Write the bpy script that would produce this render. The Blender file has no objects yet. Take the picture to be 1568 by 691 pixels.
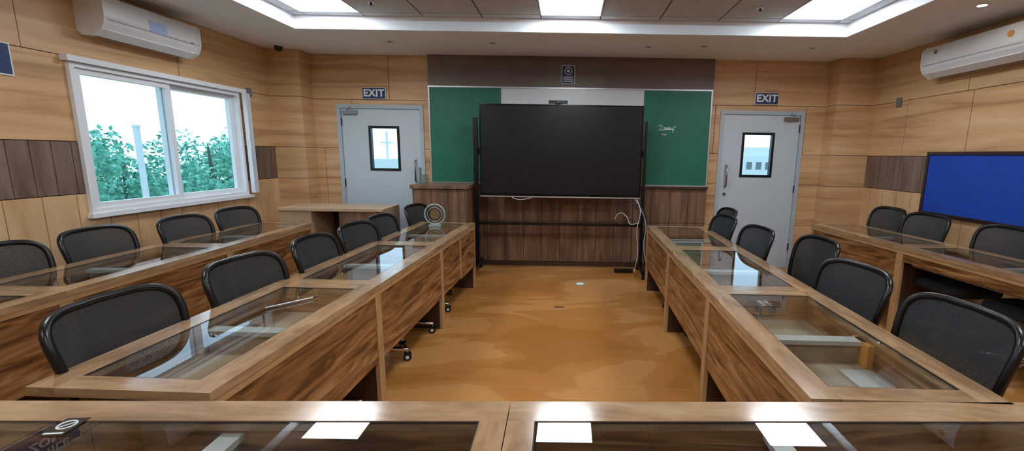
import bpy, math, random
from mathutils import Vector, Matrix
random.seed(7)
S=bpy.context.scene
S.view_settings.view_transform='Standard'
S.view_settings.exposure=0.7

# ---------------------------------------------------------------- materials
def lin(c):
    out=[]
    for v in c[:3]:
        v=v/255.0
        out.append(v/12.92 if v<=0.04045 else ((v+0.055)/1.055)**2.4)
    return (out[0],out[1],out[2],1.0)
def newmat(name):
    m=bpy.data.materials.new(name); m.use_nodes=True
    nt=m.node_tree; nt.nodes.clear()
    o=nt.nodes.new('ShaderNodeOutputMaterial')
    return m,nt,o
def plain(name,c,rough=0.5,metal=0.0,emit=None,es=0,var=0.04,spec=0.5,coat=0.0):
    m,nt,o=newmat(name)
    b=nt.nodes.new('ShaderNodeBsdfPrincipled')
    tc=nt.nodes.new('ShaderNodeTexCoord'); n=nt.nodes.new('ShaderNodeTexNoise')
    n.inputs['Scale'].default_value=6; n.inputs['Detail'].default_value=3
    nt.links.new(tc.outputs['Object'],n.inputs['Vector'])
    r=nt.nodes.new('ShaderNodeValToRGB')
    l=lin(c)
    r.color_ramp.elements[0].position=0.3; r.color_ramp.elements[1].position=0.7
    r.color_ramp.elements[0].color=tuple(max(0,x*(1-var)) for x in l[:3])+(1,)
    r.color_ramp.elements[1].color=tuple(min(1,x*(1+var)) for x in l[:3])+(1,)
    nt.links.new(n.outputs['Fac'],r.inputs['Fac'])
    nt.links.new(r.outputs['Color'],b.inputs['Base Color'])
    b.inputs['Roughness'].default_value=rough; b.inputs['Metallic'].default_value=metal
    b.inputs['Specular IOR Level'].default_value=spec
    b.inputs['Coat Weight'].default_value=coat
    if emit is not None:
        b.inputs['Emission Color'].default_value=lin(emit); b.inputs['Emission Strength'].default_value=es
    nt.links.new(b.outputs[0],o.inputs[0])
    return m
def wood(name,cols,stretch,scale=2.0,rough=0.4,dist=0.6,pos=None,detail=5,grain=0.12,gstretch=None,coat=0.0,seed=0.0,spec=0.5):
    m,nt,o=newmat(name); N=nt.nodes; L=nt.links
    b=N.new('ShaderNodeBsdfPrincipled'); tc=N.new('ShaderNodeTexCoord')
    mp=N.new('ShaderNodeMapping'); mp.inputs['Scale'].default_value=stretch; mp.inputs['Location'].default_value=(seed,seed*.7,seed*.3)
    L.new(tc.outputs['Object'],mp.inputs['Vector'])
    n=N.new('ShaderNodeTexNoise'); n.inputs['Scale'].default_value=scale; n.inputs['Detail'].default_value=detail
    n.inputs['Distortion'].default_value=dist
    L.new(mp.outputs[0],n.inputs['Vector'])
    r=N.new('ShaderNodeValToRGB'); cr=r.color_ramp
    k=len(cols)
    if pos is None: pos=[0.3+0.4*i/(k-1) for i in range(k)]
    cr.elements[0].position=pos[0]; cr.elements[0].color=lin(cols[0])
    cr.elements[1].position=pos[-1]; cr.elements[1].color=lin(cols[-1])
    for i in range(1,k-1):
        e=cr.elements.new(pos[i]); e.color=lin(cols[i])
    L.new(n.outputs['Fac'],r.inputs['Fac'])
    mp2=N.new('ShaderNodeMapping'); gs=gstretch or tuple(s*1.0 for s in stretch)
    mp2.inputs['Scale'].default_value=gs
    L.new(tc.outputs['Object'],mp2.inputs['Vector'])
    g=N.new('ShaderNodeTexNoise'); g.inputs['Scale'].default_value=scale*7; g.inputs['Detail'].default_value=3
    L.new(mp2.outputs[0],g.inputs['Vector'])
    mr=N.new('ShaderNodeMapRange'); mr.inputs['From Min'].default_value=0.3; mr.inputs['From Max'].default_value=0.7
    mr.inputs['To Min'].default_value=1-grain; mr.inputs['To Max'].default_value=1+grain*0.6
    L.new(g.outputs['Fac'],mr.inputs['Value'])
    mx=N.new('ShaderNodeVectorMath'); mx.operation='SCALE'
    L.new(r.outputs['Color'],mx.inputs[0]); L.new(mr.outputs[0],mx.inputs['Scale'])
    L.new(mx.outputs[0],b.inputs['Base Color'])
    b.inputs['Roughness'].default_value=rough; b.inputs['Coat Weight'].default_value=coat
    b.inputs['Coat Roughness'].default_value=0.12
    b.inputs['Specular IOR Level'].default_value=spec
    L.new(b.outputs[0],o.inputs[0])
    return m
def thinglass(name,tint=(245,250,250),f0=0.045,rough=0.01,boost=1.0):
    # thin pane: transparent + Schlick-weighted mirror reflection
    m,nt,o=newmat(name); N=nt.nodes; L=nt.links
    t=N.new('ShaderNodeBsdfTransparent'); t.inputs[0].default_value=lin(tint)
    g=N.new('ShaderNodeBsdfGlossy'); g.inputs['Roughness'].default_value=rough
    g.inputs[0].default_value=(0.95,0.97,1,1)
    lw=N.new('ShaderNodeLayerWeight'); lw.inputs[0].default_value=0.5
    pw=N.new('ShaderNodeMath'); pw.operation='POWER'; pw.inputs[1].default_value=5.0
    L.new(lw.outputs['Facing'],pw.inputs[0])
    mm=N.new('ShaderNodeMath'); mm.operation='MULTIPLY_ADD'; mm.use_clamp=True
    mm.inputs[1].default_value=(1-f0)*boost; mm.inputs[2].default_value=f0*boost
    L.new(pw.outputs[0],mm.inputs[0])
    mx=N.new('ShaderNodeMixShader'); L.new(mm.outputs[0],mx.inputs[0]); L.new(t.outputs[0],mx.inputs[1]); L.new(g.outputs[0],mx.inputs[2])
    L.new(mx.outputs[0],o.inputs[0]); return m
def emis(name,c,s):
    m,nt,o=newmat(name); e=nt.nodes.new('ShaderNodeEmission'); e.inputs[0].default_value=lin(c); e.inputs[1].default_value=s
    nt.links.new(e.outputs[0],o.inputs[0]); return m
def meshfab(name,c,alpha):
    # woven net: fine strand pattern modulates coverage
    m,nt,o=newmat(name); N=nt.nodes; L=nt.links
    t=N.new('ShaderNodeBsdfTransparent')
    b=N.new('ShaderNodeBsdfPrincipled'); b.inputs['Base Color'].default_value=lin(c); b.inputs['Roughness'].default_value=0.75
    tc=N.new('ShaderNodeTexCoord'); mp=N.new('ShaderNodeMapping'); mp.inputs['Scale'].default_value=(1,1,2.0)
    L.new(tc.outputs['Object'],mp.inputs[0])
    vo=N.new('ShaderNodeTexVoronoi'); vo.inputs['Scale'].default_value=150; L.new(mp.outputs[0],vo.inputs['Vector'])
    lw=N.new('ShaderNodeLayerWeight'); lw.inputs[0].default_value=0.4
    mr=N.new('ShaderNodeMapRange'); mr.inputs['To Min'].default_value=alpha; mr.inputs['To Max'].default_value=1.0
    L.new(lw.outputs['Facing'],mr.inputs['Value'])
    mr2=N.new('ShaderNodeMapRange'); mr2.inputs['From Max'].default_value=0.7; mr2.inputs['To Min'].default_value=-0.12; mr2.inputs['To Max'].default_value=0.12
    L.new(vo.outputs['Distance'],mr2.inputs['Value'])
    ad=N.new('ShaderNodeMath'); ad.operation='ADD'; ad.use_clamp=True; L.new(mr.outputs[0],ad.inputs[0]); L.new(mr2.outputs[0],ad.inputs[1])
    mx=N.new('ShaderNodeMixShader'); L.new(ad.outputs[0],mx.inputs[0]); L.new(t.outputs[0],mx.inputs[1]); L.new(b.outputs[0],mx.inputs[2])
    L.new(mx.outputs[0],o.inputs[0]); return m

M={}
M['ply']=wood('plywood_veneer',[(172,132,92),(198,158,114),(206,168,124),(216,182,140)],(0.3,0.3,4.2),scale=1.7,rough=0.42,dist=1.0,pos=[0.31,0.44,0.54,0.68],grain=0.05,gstretch=(0.5,0.5,5))
M['plylow']=wood('plywood_vertical',[(186,146,104),(206,168,124),(218,186,144)],(2.0,2.0,0.6),scale=2.2,rough=0.42,dist=0.6,grain=0.05)
M['band']=wood('walnut_band',[(92,74,64),(116,96,84),(132,112,98)],(4,4,0.6),scale=3,rough=0.5,dist=0.3,grain=0.12)
M['taupe']=wood('taupe_laminate',[(94,80,74),(104,90,83),(112,98,90)],(0.6,0.6,0.6),scale=2,rough=0.45,grain=0.03)
M['brown']=wood('brown_boards',[(88,66,54),(116,88,70),(142,112,90)],(5,5,0.5),scale=3,rough=0.4,dist=0.5,grain=0.15)
M['gap']=plain('shadow_gap',(52,38,28),0.8)
TOPC=[(128,100,72),(162,130,96),(184,156,122)]
M['top']=wood('acacia_top',TOPC,(3.0,0.7,3.0),scale=2.6,rough=0.18,dist=1.2,grain=0.12,coat=0.6)
M['topx']=wood('acacia_top_cross',TOPC,(0.7,3.0,3.0),scale=2.6,rough=0.18,dist=1.2,grain=0.12,coat=0.6)
PC=[(88,56,30),(128,86,48),(150,104,62),(176,134,90)]; PP=[0.36,0.46,0.54,0.66]
M['panel']=wood('acacia_panel',PC,(5,0.8,7),scale=1.6,rough=0.33,dist=2.2,pos=PP,grain=0.2,coat=0.1)
M['panelx']=wood('acacia_panel_cross',PC,(0.8,5,7),scale=1.6,rough=0.33,dist=2.2,pos=PP,grain=0.2,coat=0.1)
M['edge']=wood('light_edge',[(170,132,90),(192,156,112)],(2,2,2),scale=2,rough=0.3,grain=0.08)
M['darkwood']=wood('dark_support',[(52,34,24),(78,54,38)],(4,4,0.8),scale=3,rough=0.45)
M['recess']=wood('recess_board',[(140,122,100),(166,146,122),(184,164,138)],(3,0.8,3),scale=2,rough=0.4,grain=0.08)
M['floor']=wood('vinyl_floor',[(168,113,54),(176,120,60),(180,124,65),(193,139,82)],(0.6,1.3,1),scale=1.3,rough=0.22,dist=0.9,pos=[0.42,0.45,0.55,0.562],detail=3.5,grain=0.03,coat=0.35,gstretch=(.3,.3,.3))
M['ceil']=plain('gypsum_white',(236,238,242),0.7,var=0.01)
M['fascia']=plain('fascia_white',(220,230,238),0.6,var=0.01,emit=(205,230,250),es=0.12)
M['tile']=plain('ceiling_tile',(190,192,194),0.8,var=0.03)
M['tgap']=plain('tile_grid',(60,60,60),0.7)
M['light']=emis('led_panel',(246,250,255),14.5)
M['dl']=emis('downlight_lens',(255,248,235),60.0)
M['white']=plain('white_upvc',(226,232,238),0.35,var=0.01)
M['acwhite']=plain('ac_white',(222,225,230),0.3,var=0.01)
M['grey']=plain('grey_plastic',(110,113,116),0.4)
M['black']=plain('black_plastic',(14,15,17),0.3)
M['blackg']=plain('black_gloss',(8,9,12),0.12,spec=0.5)
M['scr']=plain('tv_screen',(22,25,30),0.3,spec=0.4,var=0.1)
M['seat']=plain('seat_fabric',(20,22,24),0.85)
M['mesh']=meshfab('mesh_fabric',(34,42,46),0.84)
M['chrome']=plain('chrome',(210,210,212),0.12,1.0)
M['steel']=plain('brushed_steel',(150,152,156),0.3,1.0)
M['door']=plain('door_paint',(186,200,210),0.4,var=0.015)
M['frame']=plain('door_frame_paint',(168,182,192),0.4,var=0.015)
M['green']=plain('green_chalkboard',(18,104,84),0.5,var=0.12)
M['wb']=plain('whiteboard',(208,216,218),0.25,var=0.01)
M['alu']=plain('aluminium_trim',(186,192,196),0.35,0.6)
M['chalk']=plain('chalk',(235,240,238),0.9)
M['blue']=plain('blue_felt',(6,66,170),0.8,var=0.08)
M['darkframe']=plain('dark_frame',(50,30,24),0.4)
M['signblue']=plain('sign_navy',(20,52,100),0.5)
M['signw']=plain('sign_white',(222,228,232),0.5)
M['glass']=thinglass('table_glass',(236,243,245),0.05,0.01,1.35)
M['wglass']=thinglass('window_glass',(236,248,250),0.02,0.0,1.0)
M['acryl']=thinglass('acrylic',(215,228,228),0.06,0.02,1.6)
M['leaf']=plain('leaf',(116,190,166),0.6,var=0.35)
M['bark']=plain('bark',(100,104,96),0.8)
M['ground']=plain('outside_ground',(150,165,140),0.9)
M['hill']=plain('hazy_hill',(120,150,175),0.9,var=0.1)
M['conc']=plain('pale_concrete',(210,218,222),0.8)
M['deskw']=wood('pale_desk',[(170,142,114),(190,164,134)],(1,1,3),scale=2,rough=0.4,grain=0.06)
M['yellow']=plain('yellow_board',(206,150,70),0.5)
M['gold']=plain('gold_medallion',(150,130,90),0.35,0.5)
M['lite']=plain('sticker_paleblue',(170,195,240),0.4)
M['recessl']=plain('rib_pale',(186,184,176),0.35)
M['recessd']=plain('recess_dark',(40,34,30),0.3,var=0.2)
M['frost']=plain('frosted_acrylic',(150,168,164),0.15)

# ---------------------------------------------------------------- mesh builder
class MB:
    def __init__(s): s.v=[];s.f=[];s.m=[];s.sm=[];s.mats=[]
    def mi(s,k):
        if k not in s.mats: s.mats.append(k)
        return s.mats.index(k)
    def add(s,vs,fs,k,smooth=False):
        b=len(s.v); s.v+= [tuple(v) for v in vs]; i=s.mi(k)
        for f in fs: s.f.append(tuple(b+x for x in f)); s.m.append(i); s.sm.append(smooth)
    def box(s,x0,x1,y0,y1,z0,z1,k):
        if x0>x1:x0,x1=x1,x0
        if y0>y1:y0,y1=y1,y0
        if z0>z1:z0,z1=z1,z0
        vs=[(x0,y0,z0),(x1,y0,z0),(x1,y1,z0),(x0,y1,z0),(x0,y0,z1),(x1,y0,z1),(x1,y1,z1),(x0,y1,z1)]
        s.add(vs,[(0,3,2,1),(4,5,6,7),(0,1,5,4),(1,2,6,5),(2,3,7,6),(3,0,4,7)],k)
    def quad(s,vs,k): s.add(vs,[(0,1,2,3)],k)
    def tube(s,path,r,k,n=8,closed=False,caps=True):
        P=[Vector(p) for p in path]; c=len(P)
        R=r if isinstance(r,(list,tuple)) else [r]*c
        vs=[];fs=[]; prev=None
        for i,p in enumerate(P):
            if closed: t=(P[(i+1)%c]-P[i-1])
            else: t=P[min(i+1,c-1)]-P[max(i-1,0)]
            t.normalize()
            if prev is None:
                a=Vector((0,0,1)) if abs(t.z)<0.9 else Vector((1,0,0))
                u=t.cross(a).normalized()
            else:
                u=(prev-t*prev.dot(t)).normalized()
            prev=u; w=t.cross(u)
            for j in range(n):
                an=2*math.pi*j/n
                vs.append(p+(u*math.cos(an)+w*math.sin(an))*R[i])
        m=c if closed else c-1
        for i in range(m):
            for j in range(n):
                a=i*n+j;b=i*n+(j+1)%n;c2=((i+1)%c)*n+(j+1)%n;d=((i+1)%c)*n+j
                fs.append((a,b,c2,d))
        s.add(vs,fs,k,True)
        if not closed and caps:
            s.add(vs[:n],[tuple(range(n))[::-1]],k); s.add(vs[-n:],[tuple(range(n))],k)
    def cyl(s,p0,p1,r,k,n=16): s.tube([p0,p1],r,k,n)
    def prism(s,prof,a0,a1,axis,k,smooth=False):
        n=len(prof)
        def mk(p,a):
            return (p[0],a,p[1]) if axis=='y' else ((a,p[0],p[1]) if axis=='x' else (p[0],p[1],a))
        vs=[mk(p,a0) for p in prof]+[mk(p,a1) for p in prof]
        s.add(vs,[(i,(i+1)%n,n+(i+1)%n,n+i) for i in range(n)],k,smooth)
        s.add(vs,[tuple(range(n))[::-1],tuple(range(n,2*n))],k)
    def build(s,name,parent=None,loc=(0,0,0),rz=0.0,bevel=0.0,subs=1):
        me=bpy.data.meshes.new(name); me.from_pydata(s.v,[],s.f)
        for k in s.mats: me.materials.append(M[k])
        me.polygons.foreach_set('material_index',s.m)
        me.polygons.foreach_set('use_smooth',s.sm)
        me.update()
        import bmesh
        bm=bmesh.new(); bm.from_mesh(me); bmesh.ops.recalc_face_normals(bm,faces=bm.faces); bm.to_mesh(me); bm.free()
        o=bpy.data.objects.new(name,me); S.collection.objects.link(o)
        o.location=loc; o.rotation_euler=(0,0,rz)
        if parent: o.parent=parent
        if bevel:
            b=o.modifiers.new('bev','BEVEL'); b.width=bevel; b.segments=2; b.limit_method='ANGLE'; b.angle_limit=math.radians(50)
        return o
def text(body,size,mat,loc,rot,name,parent=None,ext=0.001,off=.02):
    c=bpy.data.curves.new(name,'FONT'); c.body=body; c.size=size; c.extrude=ext; c.align_x='CENTER'; c.align_y='CENTER'
    c.offset=size*off; c.space_character=1.08
    c.materials.append(M[mat])
    o=bpy.data.objects.new(name,c); S.collection.objects.link(o); o.location=loc; o.rotation_euler=rot
    if parent: o.parent=parent
    return o

# ---------------------------------------------------------------- room shell
XL,XR,YB,YF,H=-3.77,3.85,5.85,-3.2,2.755
ZT=2.885
def sub(rects,h):
    out=[]
    for (a,b,c,d) in rects:
        e,f,g,i=h
        if e>=b or f<=a or g>=d or i<=c: out.append((a,b,c,d)); continue
        if a<e: out.append((a,e,c,d))
        if b>f: out.append((f,b,c,d))
        m0,m1=max(a,e),min(b,f)
        if c<g: out.append((m0,m1,c,g))
        if d>i: out.append((m0,m1,i,d))
    return out
def wall(name,axis,coord,sgn,u0,u1,rows,holes,top=H+0.2,th=0.14):
    mb=MB()
    def bx(a,b,c,d,n0,n1,k):
        if axis=='x': mb.box(coord+sgn*n0,coord+sgn*n1,a,b,c,d,k)
        else: mb.box(a,b,coord+sgn*n0,coord+sgn*n1,c,d,k)
    rs=[(u0,u1,0,top)]
    for h in holes: rs=sub(rs,h)
    for r in rs: bx(*r,0.012,th,'gap')
    g=0.003
    for (z0,z1,w,off,k) in rows:
        u=u0+off-w
        while u<u1:
            a,b=max(u,u0),min(u+w,u1); u+=w
            if b-a<0.01: continue
            rr=[(a+g,b-g,z0+g,z1-g)]
            for h in holes: rr=sub(rr,h)
            for r in rr:
                if r[1]-r[0]>0.004 and r[3]-r[2]>0.004: bx(*r,0,0.012,k)
    return mb.build(name)
WIN=(3.35,5.03,1.0,2.15)
side=[(0,1.16,0.22,0.1,'plylow'),(1.16,1.56,0.13,0.0,'band'),(1.56,2.19,1.22,0.6,'ply'),(2.19,H,1.22,0.2,'ply')]
wall('wall_left','x',XL,-1,YF,YB,side,[WIN])
sideR=[(0,1.16,0.22,0.1,'plylow'),(1.16,1.56,0.13,0.0,'band'),(1.56,2.19,0.8,0.25,'ply'),(2.19,H,1.22,0.2,'ply')]
wall('wall_right','x',XR,1,YF,YB,sideR,[])
DL=(-3.08,-1.93,0,2.13); DR=(2.0,3.12,0,2.13)
back=[(0,0.6,1.2,0.5,'ply'),(0.6,1.16,1.2,0.5,'ply'),(1.16,1.56,1.2,0.5,'ply'),(1.56,2.19,1.2,0.9,'ply'),(2.19,H,1.2,0.2,'ply')]
wall('wall_back','y',YB,1,XL,XR,back,[DL,DR])
wall('wall_front','y',YF,-1,XL,XR,back,[])
for (x0,x1,y) in ((XL,-3.38,5.6),(3.38,XR,5.62)):
    mb=MB()
    for (z0,z1) in ((0,0.6),(0.6,1.16),(1.16,1.56),(1.56,2.19),(2.19,H)):
        mb.box(x0+0.0,x1,y,YB,z0+0.003,z1-0.003,'ply')
    mb.box(x0+0.006,x1-0.006,y+0.006,YB,0,H,'gap')
    mb.build('trim_corner_pilaster')
mb=MB(); mb.box(XL-.1,XR+.1,YF-.1,YB+.1,-0.1,0,'floor')
mb.build('floor')
mb=MB()
for y in (0.95,2.62,4.28): mb.box(-1.0,0.85,y,y+0.003,0,0.0012,'edge')
mb.build('trim_floor_joints')
TX,TY0,TY1=2.84,-2.4,4.68
mb=MB()
mb.box(XL-.1,-TX,YF-.1,YB+.1,H,H+0.2,'ceil'); mb.box(TX,XR+.1,YF-.1,YB+.1,H,H+0.2,'ceil')
mb.box(-TX,TX,TY1,YB+.1,H,H+0.2,'ceil'); mb.box(-TX,TX,YF-.1,TY0,H,H+0.2,'ceil')
f=0.012
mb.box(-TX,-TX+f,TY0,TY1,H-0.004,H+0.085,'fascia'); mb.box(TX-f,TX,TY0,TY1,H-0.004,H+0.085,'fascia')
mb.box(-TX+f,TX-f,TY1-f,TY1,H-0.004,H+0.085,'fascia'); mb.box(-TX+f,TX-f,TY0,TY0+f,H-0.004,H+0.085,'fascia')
mb.box(-TX,TX,TY0,TY1,ZT+0.006,ZT+0.1,'tgap')
ligs=[]
xs=[-TX]+[-2.7+0.6*i for i in range(10)]+[TX]
ys=[TY0]+[-2.04+0.6*i for i in range(12)]+[TY1]
for i in range(len(xs)-1):
    for j in range(len(ys)-1):
        x0,x1,y0,y1=xs[i],xs[i+1],ys[j],ys[j+1]
        isl=(i in (1,5,9)) and (j in (3,7,11))
        if isl: ligs.append((x0,x1,y0,y1)); continue
        if x1-x0<0.02 or y1-y0<0.02: continue
        mb.box(x0+0.007,x1-0.007,y0+0.007,y1-0.007,ZT,ZT+0.006,'tile')
mb.build('ceiling')
for (x0,x1,y0,y1) in ligs:
    mb=MB(); w=0.012
    mb.box(x0+w,x1-w,y0+w,y1-w,ZT-0.001,ZT+0.004,'light')
    mb.box(x0,x0+w,y0,y1,ZT-0.004,ZT+0.006,'white'); mb.box(x1-w,x1,y0,y1,ZT-0.004,ZT+0.006,'white')
    mb.box(x0+w,x1-w,y0,y0+w,ZT-0.004,ZT+0.006,'white'); mb.box(x0+w,x1-w,y1-w,y1,ZT-0.004,ZT+0.006,'white')
    mb.build('led_ceiling_panel')
def ring(mb,cx,cy,z,r0,r1,k,h=0.006,n=24):
    vs=[];fs=[]
    for i in range(n):
        a=2*math.pi*i/n; c,s_=math.cos(a),math.sin(a)
        vs+=[(cx+r0*c,cy+r0*s_,z),(cx+r1*c,cy+r1*s_,z),(cx+r1*c,cy+r1*s_,z-h),(cx+r0*c,cy+r0*s_,z-h)]
    for i in range(n):
        a=4*i;b=4*((i+1)%n)
        for q in range(4): fs.append((a+q,b+q,b+(q+1)%4,a+(q+1)%4))
    mb.add(vs,fs,k)
for (x,y) in [(-2.05,5.15),(-0.88,5.15),(0.9,5.2),(1.52,5.15),(2.75,5.15),(3.3,3.7),(3.3,1.4),(-3.25,1.4),(-3.25,-1),(3.3,-1)]:
    mb=MB(); ring(mb,x,y,H,0.032,0.045,'white'); mb.cyl((x,y,H-0.002),(x,y,H),0.032,'dl'if (abs(x)>3) else 'steel',20)
    mb.build('ceiling_downlight')
for (x,y) in [(-1.85,4.25),(1.75,4.25)]:
    mb=MB(); mb.cyl((x,y,ZT-0.008),(x,y,ZT),0.035,'white'); mb.cyl((x,y,ZT-0.035),(x,y,ZT-0.008),0.01,'black'); mb.cyl((x,y,ZT-0.04),(x,y,ZT-0.036),0.02,'steel'); mb.build('fire_sprinkler')

# back feature panel
mb=MB(); PX0,PX1=-1.83,1.86
mb.box(PX0,PX1,5.775,YB,1.12,H,'taupe')
mb.box(PX0,PX1,5.79,YB,0,1.12,'gap')
x=PX0
while x<PX1-0.01:
    x1=min(x+0.246,PX1)
    mb.box(x+0.003,x1-0.003,5.76,5.79,0.065,0.62,'brown'); mb.box(x+0.003,x1-0.003,5.76,5.79,0.626,1.09,'brown'); x=x1
mb.box(PX0,PX1,5.75,5.79,0,0.06,'darkwood'); mb.box(PX0,PX1,5.72,5.79,1.092,1.12,'darkwood')
mb.build('trim_feature_panel')
# board
mb=MB(); bx0,bx1,bz0,bz1=-1.81,1.83,1.135,2.35
y0,y1=5.742,5.775
mb.box(bx0,-0.88,y0+.01,y1,bz0,bz1,'green'); mb.box(-0.88,0.96,y0+.01,y1,bz0,bz1,'wb'); mb.box(0.96,bx1,y0+.01,y1,bz0,bz1,'green')
t=0.018
mb.box(bx0-t,bx1+t,y0,y1,bz1,bz1+t,'alu'); mb.box(bx0-t,bx1+t,y0-.02,y1,bz0-t,bz0,'alu')
mb.box(bx0-t,bx0,y0,y1,bz0,bz1,'alu'); mb.box(bx1,bx1+t,y0,y1,bz0,bz1,'alu')
mb.box(-0.885,-0.875,y0+.006,y1,bz0,bz1,'alu'); mb.box(0.955,0.965,y0+.006,y1,bz0,bz1,'alu')
def stroke(pts,r=0.004):
    mb.tube([(a,y0+.008,b) for a,b in pts],r,'chalk',5)
bx,bz=1.17,1.87
stroke([(bx,bz+.03),(bx+.03,bz+.05),(bx+.05,bz+.03),(bx+.01,bz-.02),(bx+.07,bz-.01)])
stroke([(bx+.07+.006*i, bz+.015*math.sin(i*1.6)+.004) for i in range(16)])
stroke([(bx+.17,bz+.01),(bx+.19,bz-.05),(bx+.2,bz+.02),(bx+.23,bz+.03)])
stroke([(bx-.0,bz-.02),(bx+.2,bz-.005)],.003)
stroke([(bx+.04+.006*i, bz-.075+.012*math.sin(i*2.0)) for i in range(12)],.003)
mb.build('green_chalkboard')

# ---------------------------------------------------------------- doors
def door(name,x0,x1,hinge_left,win):
    mb=MB(); fz=2.128; fw=0.05; ya,yb=YB-0.01,YB+0.1; x0+=.002; x1-=.002
    mb.box(x0,x0+fw,ya,yb,0,fz,'frame'); mb.box(x1-fw,x1,ya,yb,0,fz,'frame'); mb.box(x0+fw,x1-fw,ya,yb,fz-fw,fz,'frame')
    a,b=x0+fw+.004,x1-fw-.004; wa,wb,wz0,wz1=win
    y0,y1=YB+0.01,YB+0.055
    mb.box(a,wa,y0,y1,0.006,fz-fw-.004,'door'); mb.box(wb,b,y0,y1,0.006,fz-fw-.004,'door')
    mb.box(wa,wb,y0,y1,0.006,wz0,'door'); mb.box(wa,wb,y0,y1,wz1,fz-fw-.004,'door')
    q=0.016
    mb.box(wa-q,wa+q,y0-.008,y1+.005,wz0-q,wz1+q,'black'); mb.box(wb-q,wb+q,y0-.008,y1+.005,wz0-q,wz1+q,'black')
    mb.box(wa+q,wb-q,y0-.008,y1+.005,wz0-q,wz0+q,'black'); mb.box(wa+q,wb-q,y0-.008,y1+.005,wz1-q,wz1+q,'black')
    mb.quad([(wa+q,y0+.02,wz0+q),(wb-q,y0+.02,wz0+q),(wb-q,y0+.02,wz1-q),(wa+q,y0+.02,wz1-q)],'wglass')
    hx=a if hinge_left else b; d=1 if hinge_left else -1
    mb.box(hx+d*.03,hx+d*.22,y0-.04,y0,fz-fw-.075,fz-fw-.03,'steel')
    mb.tube([(hx+d*.1,y0-.05,fz-fw-.02),(hx+d*.2,y0-.16,fz-fw-.01),(hx+d*.13,y0-.03,fz-.03)],.008,'steel',6)
    kx=b-0.07 if hinge_left else a+0.07
    mb.tube([(kx,y0,1.12),(kx,y0-.05,1.13),(kx,y0-.05,1.40),(kx,y0,1.41)],.012,'steel',8)
    mb.cyl((kx,y0-.012,1.02),(kx,y0,1.02),.022,'steel')
    for hz in (0.25,1.05,1.85):
        mb.cyl((hx,y0-.012,hz),(hx,y0-.012,hz+.1),.01,'black',8)
    return mb.build(name)
door('door_1',DL[0],DL[1],True,(-2.66,-2.28,1.28,1.84))
door('door_2',DR[0],DR[1],False,(2.33,2.73,1.27,1.83))
def exit_sign(x,z):
    e=MB(); y=YB-0.001
    e.box(x-.155,x+.155,y-.028,y,z-.075,z+.075,'signw'); e.box(x-.148,x+.148,y-.031,y-.028,z-.068,z+.068,'signblue')
    o=e.build('exit_sign')
    text('EXIT',0.125,'signw',(x,y-.032,z-.0),(math.pi/2,0,0),'exit_lettering',o,.0015,.035)
exit_sign(-2.56,2.27); exit_sign(2.58,2.28)
mb=MB(); x=-0.02; z=2.53; y=5.774
mb.box(x-.085,x+.085,y-.01,y,z-.115,z+.115,'signw'); mb.box(x-.078,x+.078,y-.013,y-.01,z-.108,z+.108,'signblue')
rp=[(x+.045*math.cos(a*.524),y-.015,z+.045+.045*math.sin(a*.524)) for a in range(12)]
mb.tube(rp,.006,'signw',6,closed=True); mb.box(x-.02,x+.02,y-.017,y-.013,z+.03,z+.06,'signw')
for q in range(3): mb.box(x-.06,x+.06,y-.016,y-.013,z-.035-.025*q,z-.025-.025*q,'signw')
mb.build('wall_notice_sign')

# ---------------------------------------------------------------- window
mb=MB(); wy0,wy1,wz0,wz1=WIN
xi,xo=XL+0.03,XL-0.10
fw=0.035
mb.box(xo,xi,wy0,wy0+fw,wz0,wz1,'white'); mb.box(xo,xi,wy1-fw,wy1,wz0,wz1,'white')
mb.box(xo,xi,wy0+fw,wy1-fw,wz0,wz0+fw,'white'); mb.box(xo,xi,wy0+fw,wy1-fw,wz1-fw,wz1,'white')
mb.box(XL+0.0,XL+0.05,wy0-.02,wy1+.06,wz0-.035,wz0,'white')
mid=4.16; sw=0.045
def sash(a,b,x):
    z0,z1=wz0+fw,wz1-fw
    mb.box(x-.02,x+.02,a,a+sw,z0,z1,'white'); mb.box(x-.02,x+.02,b-sw,b,z0,z1,'white')
    mb.box(x-.02,x+.02,a+sw,b-sw,z0,z0+sw,'white'); mb.box(x-.02,x+.02,a+sw,b-sw,z1-sw,z1,'white')
    mb.quad([(x,a+sw,z0+sw),(x,b-sw,z0+sw),(x,b-sw,z1-sw),(x,a+sw,z1-sw)],'wglass')
sash(wy0+fw,mid+.03,XL-0.01); sash(mid-.03,wy1-fw,XL-0.055)
mb.build('window_1')
mb=MB(); mb.box(XL+.001,XL+0.06,wy0-.03,wy1+.08,wz1+.002,wz1+.045,'white')
# stacked vertical blind slats at the far side of the window
for i in range(4):
    yy=5.035+.020*i; mb.box(XL+.055,XL+.1,yy,yy+.004,1.02,wz1,'white')
mb.tube([(XL+.04,5.12,2.15),(XL+.045,5.13,1.6),(XL+.05,5.13,1.05),(XL+.06,5.15,1.03),(XL+.06,5.15,1.3),(XL+.045,5.14,2.15)],.004,'white',6)
mb.build('window_blind')

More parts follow.
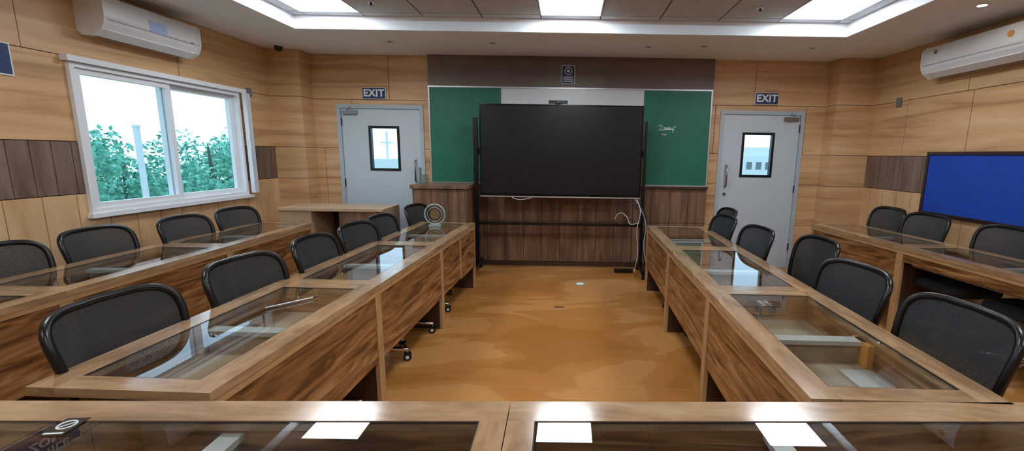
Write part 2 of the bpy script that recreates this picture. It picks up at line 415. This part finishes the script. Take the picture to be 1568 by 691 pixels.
# exterior
mb=MB(); mb.box(-60,-4.5,-20,60,-3.3,-3.2,'ground'); mb.box(-4.5,60,6.2,60,-3.3,-3.2,'ground'); mb.build('ground_outside')
def tree(cx,cy,top,r,n,name='leafy_tree'):
    mb=MB()
    mb.tube([(cx,cy,-3.2),(cx+.1,cy,-1.5),(cx-.05,cy+.1,top-1.0),(cx,cy,top-.2)],[.14,.11,.06,.015],'bark',8)
    for i in range(14):
        a=random.random()*6.28; z=top-2.4+random.random()*1.6; rr=r*(.4+.4*random.random())
        mb.tube([(cx,cy,z-.3),(cx+rr*.5*math.cos(a),cy+rr*.5*math.sin(a),z),(cx+rr*math.cos(a),cy+rr*math.sin(a),z+.25)],[.03,.018,.006],'bark',5)
    cl=[]
    for i in range(44):
        a=random.random()*6.28; q=random.random()**.5*r; hz=top-3.2+3.0*random.random()
        q*= min(1,.35+ (top-hz)*.6)
        cl.append((cx+q*math.cos(a),cy+q*math.sin(a),hz,.22+.32*random.random()))
    vs=[];fs=[]
    for i in range(n):
        c=random.choice(cl); d=Vector((random.gauss(0,1),random.gauss(0,1),random.gauss(0,1))).normalized()*c[3]*random.random()**.4
        p=Vector(c[:3])+d
        u=Vector((random.gauss(0,1),random.gauss(0,1),random.gauss(0,1))).normalized(); w=u.orthogonal().normalized()
        s_=.04+.04*random.random(); b=len(vs)
        vs+=[p-u*s_,p+w*s_*.5,p+u*s_,p-w*s_*.5]; fs.append((b,b+1,b+2,b+3))
    mb.add(vs,fs,'leaf'); mb.build(name)
tree(-9.2,7.2,2.5,1.2,7000); tree(-9.9,9.6,1.8,1.5,7000); tree(-9.6,11.6,1.85,1.4,6000); tree(-10.2,13.6,2.05,1.5,5000); tree(-10.6,8.4,1.75,1.4,4000)
for y,zt in ((7.3,1.85),(9.4,1.85),(10.6,1.8)):
    mb=MB(); mb.cyl((-7.2,y,-3.2),(-7.2,y,zt),.045,'conc',12); mb.cyl((-7.2,y,zt),(-7.2,y,zt+.04),.055,'conc',12); mb.build('concrete_post')
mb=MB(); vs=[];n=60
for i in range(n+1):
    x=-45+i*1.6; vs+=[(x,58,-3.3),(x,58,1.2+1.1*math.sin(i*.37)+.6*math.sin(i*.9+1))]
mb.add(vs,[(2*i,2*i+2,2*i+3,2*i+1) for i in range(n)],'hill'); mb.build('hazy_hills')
mb=MB(); mb.box(12,15,30,33,-3.2,1.6,'conc'); mb.box(12.6,14.4,30.5,32.5,1.6,2.2,'conc')
for i in range(4): mb.box(12.3+.65*i,12.65+.65*i,29.96,30,.7,1.2,'grey')
mb.build('distant_building')
mb=MB(); mb.box(-13.6,-11.6,30,33,-3.2,1.0,'conc'); mb.cyl((-12.9,31,1.0),(-12.9,31,2.9),.08,'conc'); mb.box(-13.3,-12.5,30.9,31.1,2.1,2.2,'conc'); mb.build('distant_building')

# ---------------------------------------------------------------- air conditioners
def ac(xw,d,y0,y1,z0,z1):
    mb=MB(); h=z1-z0
    prof=[(0,0.03),(0.03,0),(0.12,0),(0.185,0.045),(0.21,0.09),(0.22,0.14),(0.22,h-.05),(0.205,h-.015),(0.18,h),(0,h)]
    P=[(xw+d*a,z0+b) for a,b in prof]
    mb.prism(P,y0+.02,y1-.02,'y','acwhite')
    P2=[(xw+d*a*1.02,z0-0.003+b*1.015) for a,b in prof]
    mb.prism(P2,y0,y0+.022,'y','acwhite'); mb.prism(P2,y1-.022,y1,'y','acwhite')
    mb.prism([(xw+d*.115,z0-.004),(xw+d*.19,z0+.042),(xw+d*.186,z0+.052),(xw+d*.11,z0+.006)],y0+.05,y1-.05,'y','white')
    mb.prism([(xw+d*.05,z0-.002),(xw+d*.11,z0-.002),(xw+d*.11,z0+.002),(xw+d*.05,z0+.002)],y0+.06,y1-.06,'y','grey')
    mb.box(xw+d*.2195,xw+d*.2215,y0+.03,y1-.03,z0+.118,z0+.121,'grey')
    for q in range(14):
        yy=y0+.06+q*(y1-y0-.12)/13; mb.box(xw+d*.04,xw+d*.16,yy-.025,yy+.015,z1-.001,z1+.002,'grey')
    return mb
m1=ac(XL+.001,1,3.47,4.35,2.37,2.67)
m1.box(XL+.2205,XL+.2235,3.84,4.0,2.49,2.58,'lite')
m1.box(XL+.2205,XL+.2235,4.24,4.27,2.49,2.50,'grey')
m1.build('air_conditioner',bevel=.004)
m2=ac(XR-.001,-1,3.62,4.67,2.35,2.65)
m2.tube([(XR-.221,4.5,2.58),(XR-.2245,4.5,2.58)],.02,'grey',16)
m2.tube([(XR-.221,3.76,2.56),(XR-.2245,3.76,2.56)],.028,'yellow',16)
m2.build('air_conditioner',bevel=.004)
mb=MB(); mb.cyl((-3.45,5.35,H-.03),(-3.45,5.35,H),.05,'white'); 
mb.tube([(-3.45,5.35,H-.03),(-3.45,5.34,H-.045),(-3.45,5.33,H-.07),(-3.45,5.32,H-.085)],[.045,.045,.035,.01],'black',16)
mb.build('cctv_dome_camera')
mb=MB(); mb.box(XL+.001,XL+.02,5.18,5.25,2.13,2.23,'grey'); mb.build('wall_sensor',bevel=.004)
mb=MB(); mb.box(XR-.02,XR-.001,5.15,5.22,2.13,2.23,'grey'); mb.build('wall_sensor',bevel=.004)
mb=MB(); mb.box(XL+.001,XL+.008,2.58,3.03,1.985,2.2,'signw'); mb.box(XL+.008,XL+.011,2.59,3.02,1.995,2.19,'signblue')
o=mb.build('wall_sign')
text('SMILE\nZONE',0.085,'signw',(XL+.012,2.83,2.13),(math.pi/2,0,math.pi/2),'sign_lettering',o,.001)
mb=MB(); y0,y1,z0,z1=2.5,4.62,0.98,1.575; q=.03; xr=XR-.002
mb.box(xr-.02,xr,y0,y1,z0,z1,'blue')
mb.box(xr-.032,xr,y0-q,y1+q,z0-q,z0,'darkframe'); mb.box(xr-.032,xr,y0-q,y1+q,z1,z1+q,'darkframe')
mb.box(xr-.032,xr,y0-q,y0,z0,z1,'darkframe'); mb.box(xr-.032,xr,y1,y1+q,z0,z1,'darkframe')
mb.build('blue_notice_board')

# ---------------------------------------------------------------- TV + stand
mb=MB(); tx0,tx1,tz0,tz1=-1.09,0.90,0.985,2.11; y0,y1=5.34,5.41
mb.box(tx0,tx1,y0+.004,y1,tz0,tz1,'black')
mb.box(tx0+.022,tx1-.022,y0,y0+.004,tz0+.045,tz1-.02,'scr')
b_=.014
mb.box(tx0,tx1,y0-.004,y0+.004,tz1-b_,tz1,'blackg'); mb.box(tx0,tx0+b_,y0-.004,y0+.004,tz0,tz1,'blackg'); mb.box(tx1-b_,tx1,y0-.004,y0+.004,tz0,tz1,'blackg')
mb.box(tx0,tx1,y0-.006,y0+.004,tz0+.018,tz0+.042,'blackg')
mb.box(tx0,tx1,y0-.008,y0+.01,tz0,tz0+.014,'alu')
mb.box(-.3,.35,y1,y1+.05,1.2,1.9,'black')
mb.box(-.25,-.02,y0-.01,y0+.05,tz1+.012,tz1+.048,'black'); mb.cyl((-.135,y0-.014,tz1+.03),(-.135,y0-.01,tz1+.03),.014,'blackg'); mb.box(-.17,-.1,y0,y0+.05,tz1,tz1+.014,'black')
mb.box(-1.18,-1.13,5.39,5.45,0.09,1.95,'black'); mb.box(.925,.965,5.39,5.45,0.09,1.93,'black')
mb.box(-1.18,.965,5.40,5.44,.62,.66,'black'); mb.box(-1.18,.965,5.45,5.48,1.5,1.58,'black')
for x in (-1.155,.945):
    mb.box(x-.03,x+.03,5.12,5.68,.08,.12,'black')
    for yy in (5.16,5.64):
        mb.cyl((x-.018,yy,.04),(x+.018,yy,.04),.04,'black',16); mb.cyl((x-.02,yy,.04),(x+.02,yy,.04),.018,'steel',12)
mb.build('interactive_display_on_stand',bevel=.003)
def cable(name,pts,r,k):
    cu=bpy.data.curves.new(name,'CURVE'); cu.dimensions='3D'; cu.bevel_depth=r
    sp=cu.splines.new('BEZIER'); sp.bezier_points.add(len(pts)-1)
    for b,p in zip(sp.bezier_points,pts): b.co=p; b.handle_left_type='AUTO'; b.handle_right_type='AUTO'
    cu.materials.append(M[k]); o=bpy.data.objects.new(name,cu); S.collection.objects.link(o); return o
root=bpy.data.objects.new('display_cables',None); S.collection.objects.link(root)
for i,(pts,k,r) in enumerate([
 ([(.86,5.33,.98),(.90,5.3,.85),(.87,5.3,.6),(.89,5.3,.3),(.86,5.32,.05)],'white',.004),
 ([(.8,5.35,.98),(.96,5.3,.8),(.95,5.3,.4),(.99,5.25,.12),(1.0,5.3,.02)],'black',.008),
 ([(.84,5.35,.98),(.97,5.28,.7),(.96,5.28,.4),(1.01,5.22,.1)],'frost',.006),
 ([(.60,5.42,.72),(.66,5.38,.80),(.74,5.36,.76),(.80,5.36,.66),(.88,5.35,.68)],'white',.004),
 ([(.56,5.42,.70),(.68,5.38,.66),(.80,5.36,.72),(.9,5.35,.62)],'black',.005),
 ([(.55,5.42,.98),(.57,5.40,.9),(.66,5.38,.88),(.8,5.36,.92),(.88,5.35,.85)],'black',.005),
 ([(-.25,5.42,.99),(-.2,5.42,.86),(-.1,5.42,.84),(-.0,5.42,.98)],'black',.005),
 ([(-.7,5.33,.985),(-.66,5.33,.965),(-.5,5.33,.968),(-.45,5.33,.985)],'white',.003)]):
    o=cable('cable_%d'%i,pts,r,k); o.parent=root
mb=MB(); mb.box(.62,.86,5.44,5.5,.0,.05,'black'); mb.build('power_strip',bevel=.004)

# ---------------------------------------------------------------- lectern, desk
mb=MB(); x0,x1,y0,y1=-1.86,-1.21,5.12,5.6
mb.box(x0+.02,x1-.02,y0+.02,y1,0.02,1.09,'gap')
n=3
for i in range(n):
    a=x0+.02+(x1-x0-.04)*i/n; mb.box(a+.002,a+(x1-x0-.04)/n-.002,y0,y0+.02,.06,1.08,'brown')
mb.box(x0,x0+.02,y0,y1,0,1.09,'brown'); mb.box(x1-.02,x1,y0,y1,0,1.09,'brown'); mb.box(x0-.02,x1+.02,y0-.02,y1+.02,1.09,1.135,'brown')
mb.build('wooden_lectern',bevel=.003)
mb=MB(); x=-1.8;y=5.2;z=1.135
mb.box(x-.01,x+.12,y,y+.1,z,z+.006,'acryl'); mb.box(x,x+.004,y,y+.09,z+.006,z+.2,'frost'); mb.box(x+.03,x+.11,y+.03,y+.034,z+.006,z+.12,'acryl'); mb.build('acrylic_document_holder')
mb=MB(); x0,x1,y0,y1,z=-3.36,-2.14,4.92,5.42,.86
mb.box(x0,x1,y0,y1,z-.035,z,'deskw')
mb.box(x0,x0+.38,y0+.02,y0+.045,.05,z-.035,'deskw'); mb.box(x0,x0+.025,y0+.045,y1,0,z-.035,'deskw'); mb.box(x0+.36,x0+.385,y0+.045,y1,0,z-.035,'deskw')
mb.box(x0+.7,x1,y0+.02,y0+.045,.05,z-.035,'brown'); mb.box(x0+.7,x0+.725,y0+.045,y1,0,z-.035,'deskw'); mb.box(x1-.025,x1,y0+.045,y1,0,z-.035,'deskw')
mb.box(x0+.385,x0+.7,y1-.03,y1,.3,z-.035,'darkwood')
mb.build('teacher_desk',bevel=.003)

# ---------------------------------------------------------------- conference tables
def table(name,L,w,ztop,loc,rz,side,recess='recess',modesty=True,ribs=(0.5,),drawers=False,border=.1,extra=False):
    mb=MB(); s=side; th=.032; e=.08
    T='top'; TX_='topx'
    def B(a,b,y0,y1,z0,z1,k): mb.box(s*a,s*b,y0,y1,z0,z1,k)
    g=.0015
    B(0,border,g,L-g,ztop-th,ztop,T); B(w-border,w,g,L-g,ztop-th,ztop,T)
    B(border,w-border,g,e,ztop-th,ztop,TX_); B(border,w-border,L-e,L-g,ztop-th,ztop,TX_)
    # thin dark reveal around the glass
    q=.004
    B(border,border+q,e,L-e,ztop-.006,ztop-.001,'gap'); B(w-border-q,w-border,e,L-e,ztop-.006,ztop-.001,'gap')
    B(border+q,w-border-q,e,e+q,ztop-.006,ztop-.001,'gap'); B(border+q,w-border-q,L-e-q,L-e,ztop-.006,ztop-.001,'gap')
    zg=ztop-.002
    mb.quad([(s*(border+q),e+q,zg),(s*(w-border-q),e+q,zg),(s*(w-border-q),L-e-q,zg),(s*(border+q),L-e-q,zg)],'glass')
    rb=ztop-.15
    B(border-.02,w-border+.02,e-.02,L-e+.02,rb-.015,rb,recess)
    B(border-.02,border,e,L-e,rb,ztop-th,'panel'); B(w-border,w-border+.02,e,L-e,rb,ztop-th,'panel')
    B(border,w-border,e-.02,e,rb,ztop-th,'panelx'); B(border,w-border,L-e,L-e+.02,rb,ztop-th,'panelx')
    for r in ribs:
        yy=e+(L-2*e)*r; B(border,w-border,yy-.03,yy+.03,ztop-.06,ztop-.04,'recessl'); B(border,w-border,yy-.008,yy+.008,rb,ztop-.06,'recess')
    if extra:
        B(w-border-.03,w-border-.002,.50,.62,rb,ztop-.04,'yellow'); B(w-border-.16,w-border-.03,.18,.48,rb,rb+.01,'recessl')
    B(.004,.012,.0,L,ztop-th-.03,ztop-th,'edge')
    for yy in (0.004,L-.029):
        B(.03,w-.12,yy,yy+.025,0,rb-.015,'darkwood'); B(.006,.03,yy-.004,yy+.029,0,ztop-th-.03,'edge')
    if modesty:
        B(.012,.03,.034,L-.034,.28,ztop-th-.0,'panel')
        if drawers:
            for q in range(3):
                z1=ztop-th-.035-.14*q; B(.004,.012,L*.5,L-.04,z1-.13,z1,'panel'); B(-.004,.004,L*.72-.05,L*.72+.05,z1-.07,z1-.06,'steel')
            B(.002,.012,L*.5-.03,L*.5,.28,ztop-th-.03,'edge')
    else:
        B(.012,.03,.034,L-.034,ztop-th-.1,ztop-th,'panel')
    return mb.build(name,loc=loc,rz=rz)
def row(x0,y0,x1,y1,n,w,z,side,**kw):
    v=Vector((x1-x0,y1-y0)); Lt=v.length; u=v.normalized(); rz=math.atan2(-u.x,u.y); L=Lt/n
    mod=kw.pop('modl',None); ex=kw.pop('ex',False); dr=kw.pop('dr',False)
    for i in range(n):
        k=dict(kw)
        if mod: k['modesty']=mod[i]
        if i==n-1 and dr: k['drawers']=True
        if i==0 and ex: k['extra']=True
        table('conference_table',L,w,z,(x0+u.x*L*i,y0+u.y*L*i,0),rz,side,**k)
row(-1.135,1.262,-1.03,4.74,3,.615,.75,-1,dr=True)
row(.80,1.285,.885,4.74,3,.645,.75,1,ex=True)
row(-2.68,1.05,-2.75,4.57,3,.60,.75,-1)
row(3.06,1.2,2.80,4.88,3,.56,.78,1,modl=[False,False,True])
th0=math.radians(1.4)
def trow(cx,cy,L,dirx):
    rz=(-math.pi/2 if dirx>0 else math.pi/2)+th0
    table('conference_table',L,.6,.75,(cx,cy,0),rz,1 if dirx>0 else -1,recess='recessd',ribs=(.46,))
jx,jy=-.17,1.243
trow(jx,jy,1.7,1); trow(jx,jy,1.7,-1)
mb=MB(); mb.box(-.03,.03,-.04,.04,0,.001,'recessd')  # flat dark rectangle with white ring and slash on the glass top
mb.tube([(.02*math.cos(a*.524),.006+.02*math.sin(a*.524),.0015) for a in range(12)],.0025,'signw',5,closed=True)
mb.tube([(-.014,-.008,.0015),(.014,.02,.0015)],.002,'signw',5)
mb.box(-.024,.024,-.034,-.028,.001,.0015,'signw')
mb.build('no_smoking_mark',loc=(-1.39,1.085,.7505),rz=.1)

# objects on tables
mb=MB(); cx,cy,cz=-1.40,4.48,.75
mb.box(cx-.06,cx+.06,cy-.03,cy+.03,cz,cz+.02,'frost')
rp=[(cx+.105*math.cos(i*math.pi/16),cy,cz+.125+.105*math.sin(i*math.pi/16)) for i in range(32)]
mb.tube(rp,.009,'frost',8,closed=True)
vs=[(cx,cy,cz+.125)]+[(cx+.1*math.cos(i*math.pi/20),cy,cz+.125+.1*math.sin(i*math.pi/20)) for i in range(40)]
mb.add(vs,[(0,1+i,1+(i+1)%40) for i in range(40)],'acryl')
mb.cyl((cx,cy-.010,cz+.125),(cx,cy-.003,cz+.125),.05,'gold',24)
mb.tube([(cx+.075*math.cos(i*math.pi/12),cy-.004,cz+.125+.075*math.sin(i*math.pi/12)) for i in range(24)],.004,'alu',6,closed=True)
mb.build('round_glass_award')
mb=MB(); mb.tube([(-1.47,2.0,.757),(-1.33,2.16,.757)],.005,'steel',8); mb.tube([(-1.33,2.16,.757),(-1.31,2.185,.757)],[.005,.001],'black',8); mb.build('ballpoint_pen')
mb=MB()
for q in range(4): mb.tube([(.98,2.06+.02*q,.756),(.98,2.06+.02*q,.79),(1.05,2.06+.02*q,.79),(1.05,2.06+.02*q,.756)],.003,'steel',6)
mb.tube([(.98,2.05,.753),(.98,2.13,.753)],.003,'steel',6); mb.tube([(1.05,2.05,.753),(1.05,2.13,.753)],.003,'steel',6)
mb.build('wire_card_holder')
mb=MB(); mb.box(-.12,-.02,4.12,4.15,0,.003,'steel'); mb.box(-.11,-.03,4.13,4.14,.003,.004,'gap'); mb.build('floor_socket_plate')
mb=MB(); mb.cyl((.16,4.93,0),(.16,4.93,.004),.06,'frost',24); mb.cyl((.16,4.93,.004),(.16,4.93,.006),.045,'signw',24); mb.build('pale_floor_disc')  # pale disc added in place of a bright patch on the floor

# ---------------------------------------------------------------- chairs
def chair_mesh():
    mb=MB()
    zc,hz=.715,.215
    def bp(t,s=1.0):
        c,sn=math.cos(t),math.sin(t); n=.42
        y=abs(c)**n*(1 if c>=0 else -1); z=abs(sn)**n*(1 if sn>=0 else -1)
        zz=zc+z*hz*s; W=.22+.04*(z*s+1)/2
        yy=y*W*s
        x=-.27-.09*((zz-.5)/.43)+.02*math.sin((zz-.5)/.43*math.pi)+.055*(yy/.24)**2
        return (x,yy,zz)
    N=48
    fr=[bp(2*math.pi*i/N) for i in range(N)]
    mb.tube(fr,.016,'black',8,closed=True)
    vs=[];fs=[];K=6
    for k in range(K):
        s=(k+1)/K*.985
        vs+=[bp(2*math.pi*i/N,s) for i in range(N)]
    vs.append(bp(0,.0001))
    for k in range(K-1):
        for i in range(N):
            fs.append((k*N+i,k*N+(i+1)%N,(k+1)*N+(i+1)%N,(k+1)*N+i))
    for i in range(N): fs.append((len(vs)-1,i,(i+1)%N))
    mb.add(vs,fs,'mesh',True)
    mb.tube([(-.02,0,.405),(-.24,0,.405),(-.315,0,.45),(-.325,0,.56)],[.026,.026,.024,.018],'black',8)
    mb.tube([(-.285,-.13,.60),(-.33,-.05,.57),(-.335,0,.56),(-.33,.05,.57),(-.285,.13,.60)],.016,'black',8)
    mb.tube([(-.262,-.21,.6),(-.29,-.1,.6),(-.30,0,.6),(-.29,.1,.6),(-.262,.21,.6)],.012,'black',8)
    N=32; rings=[(.0,.425,.80),(0,.43,.97),(0,.46,1.0),(0,.485,.96),(0,.497,.80),(0,.50,.4)]
    vs=[]
    for (o,z,s) in rings:
        for i in range(N):
            t=2*math.pi*i/N; c,sn=math.cos(t),math.sin(t); n=.5
            a=abs(c)**n*(1 if c>=0 else -1); b=abs(sn)**n*(1 if sn>=0 else -1)
            zz=z-(.025*max(0,a-.6) if z>.45 else 0)
            vs.append((.04+a*.235*s,b*.235*s,zz))
    fs=[]
    for k in range(len(rings)-1):
        for i in range(N): fs.append((k*N+i,k*N+(i+1)%N,(k+1)*N+(i+1)%N,(k+1)*N+i))
    fs.append(tuple(range(N))[::-1]); fs.append(tuple((len(rings)-1)*N+i for i in range(N)))
    mb.add(vs,fs,'seat',True)
    mb.box(-.1,.12,-.09,.09,.385,.425,'black')
    mb.tube([(.02,-.09,.40),(.02,-.2,.39),(.05,-.24,.39)],.007,'black',6)
    mb.cyl((0,0,.2),(0,0,.39),.016,'chrome',14); mb.cyl((0,0,.09),(0,0,.24),.028,'black',14)
    mb.cyl((0,0,.085),(0,0,.13),.045,'chrome',16)
    for i in range(5):
        a=2*math.pi*i/5+.3; c,sn=math.cos(a),math.sin(a)
        mb.tube([(.03*c,.03*sn,.115),(.17*c,.17*sn,.10),(.29*c,.29*sn,.078)],[.024,.019,.014],'chrome',8)
        px,py=.285*c,.285*sn; mb.cyl((px,py,.05),(px,py,.08),.008,'chrome',8)
        tx,ty=-sn,c
        for q in (-1,1):
            mb.cyl((px+tx*q*.010,py+ty*q*.010,.029),(px+tx*q*.026,py+ty*q*.026,.029),.029,'black',16)
            mb.cyl((px+tx*q*.0262,py+ty*q*.0262,.029),(px+tx*q*.028,py+ty*q*.028,.029),.013,'white',12)
        mb.box(px-.01,px+.01,py-.01,py+.01,.03,.06,'black')
    o=mb.build('office_chair'); 
    return o
c0=chair_mesh(); first=True
def chair(x,y,ang,zs=1.0):
    global first
    if first: o=c0; first=False
    else:
        o=bpy.data.objects.new('office_chair',c0.data); S.collection.objects.link(o)
    o.location=(x,y,0); o.rotation_euler=(0,0,math.radians(ang)); o.scale=(1,1,zs)
for (x,y,a) in [(-1.49,1.62,0),(-1.47,2.25,-5),(-1.44,2.89,1),(-1.42,3.42,-6),(-1.42,3.90,-3),(-1.40,4.72,-8)]:
    chair(x,y,a)
for (x,y,a) in [(1.31,1.66,182),(1.31,2.29,186),(1.55,3.10,180),(1.31,3.55,184),(1.27,4.22,184),(1.52,4.85,180)]:
    chair(x,y,a)
for (x,y,a) in [(-3.03,1.75,0),(-3.1,2.45,-2),(-3.14,3.08,2),(-3.04,3.68,0),(-3.04,4.26,-3)]:
    chair(x,y,a)
for (x,y,a) in [(3.25,4.72,178),(3.25,4.18,183),(3.28,3.45,178),(3.3,2.85,180)]:
    chair(x,y,a,1.06)

# ---------------------------------------------------------------- lights
w=bpy.data.worlds.new('World'); S.world=w; w.use_nodes=True; nt=w.node_tree; nt.nodes.clear()
o=nt.nodes.new('ShaderNodeOutputWorld'); bg=nt.nodes.new('ShaderNodeBackground')
tc=nt.nodes.new('ShaderNodeTexCoord'); sp=nt.nodes.new('ShaderNodeSeparateXYZ'); r=nt.nodes.new('ShaderNodeValToRGB')
nt.links.new(tc.outputs['Generated'],sp.inputs[0]); nt.links.new(sp.outputs['Z'],r.inputs['Fac'])
r.color_ramp.elements[0].position=0.0; r.color_ramp.elements[0].color=(0.60,0.82,0.98,1)
r.color_ramp.elements[1].position=0.6; r.color_ramp.elements[1].color=(0.55,0.76,1,1)
nt.links.new(r.outputs[0],bg.inputs[0]); bg.inputs[1].default_value=1.3
nt.links.new(bg.outputs[0],o.inputs[0])
pl=bpy.data.lights.new('window_portal','AREA'); pl.shape='RECTANGLE'; pl.size=1.6; pl.size_y=1.1; pl.cycles.is_portal=True
po=bpy.data.objects.new('window_portal',pl); S.collection.objects.link(po); po.location=(XL-.15,4.19,1.575); po.rotation_euler=(math.pi/2,0,-math.pi/2)

# ---------------------------------------------------------------- camera
cam=bpy.data.cameras.new('camera'); co=bpy.data.objects.new('camera',cam); S.collection.objects.link(co)
cam.sensor_width=36; cam.lens=36*658/1568; cam.shift_x=-85/1568; cam.clip_start=0.02
R=Matrix.Rotation(math.radians(90-9.4),4,'X')@Matrix.Rotation(math.radians(0.9),4,'Z')
co.matrix_world=Matrix.Translation((0,0,1.52))@R
S.camera=co
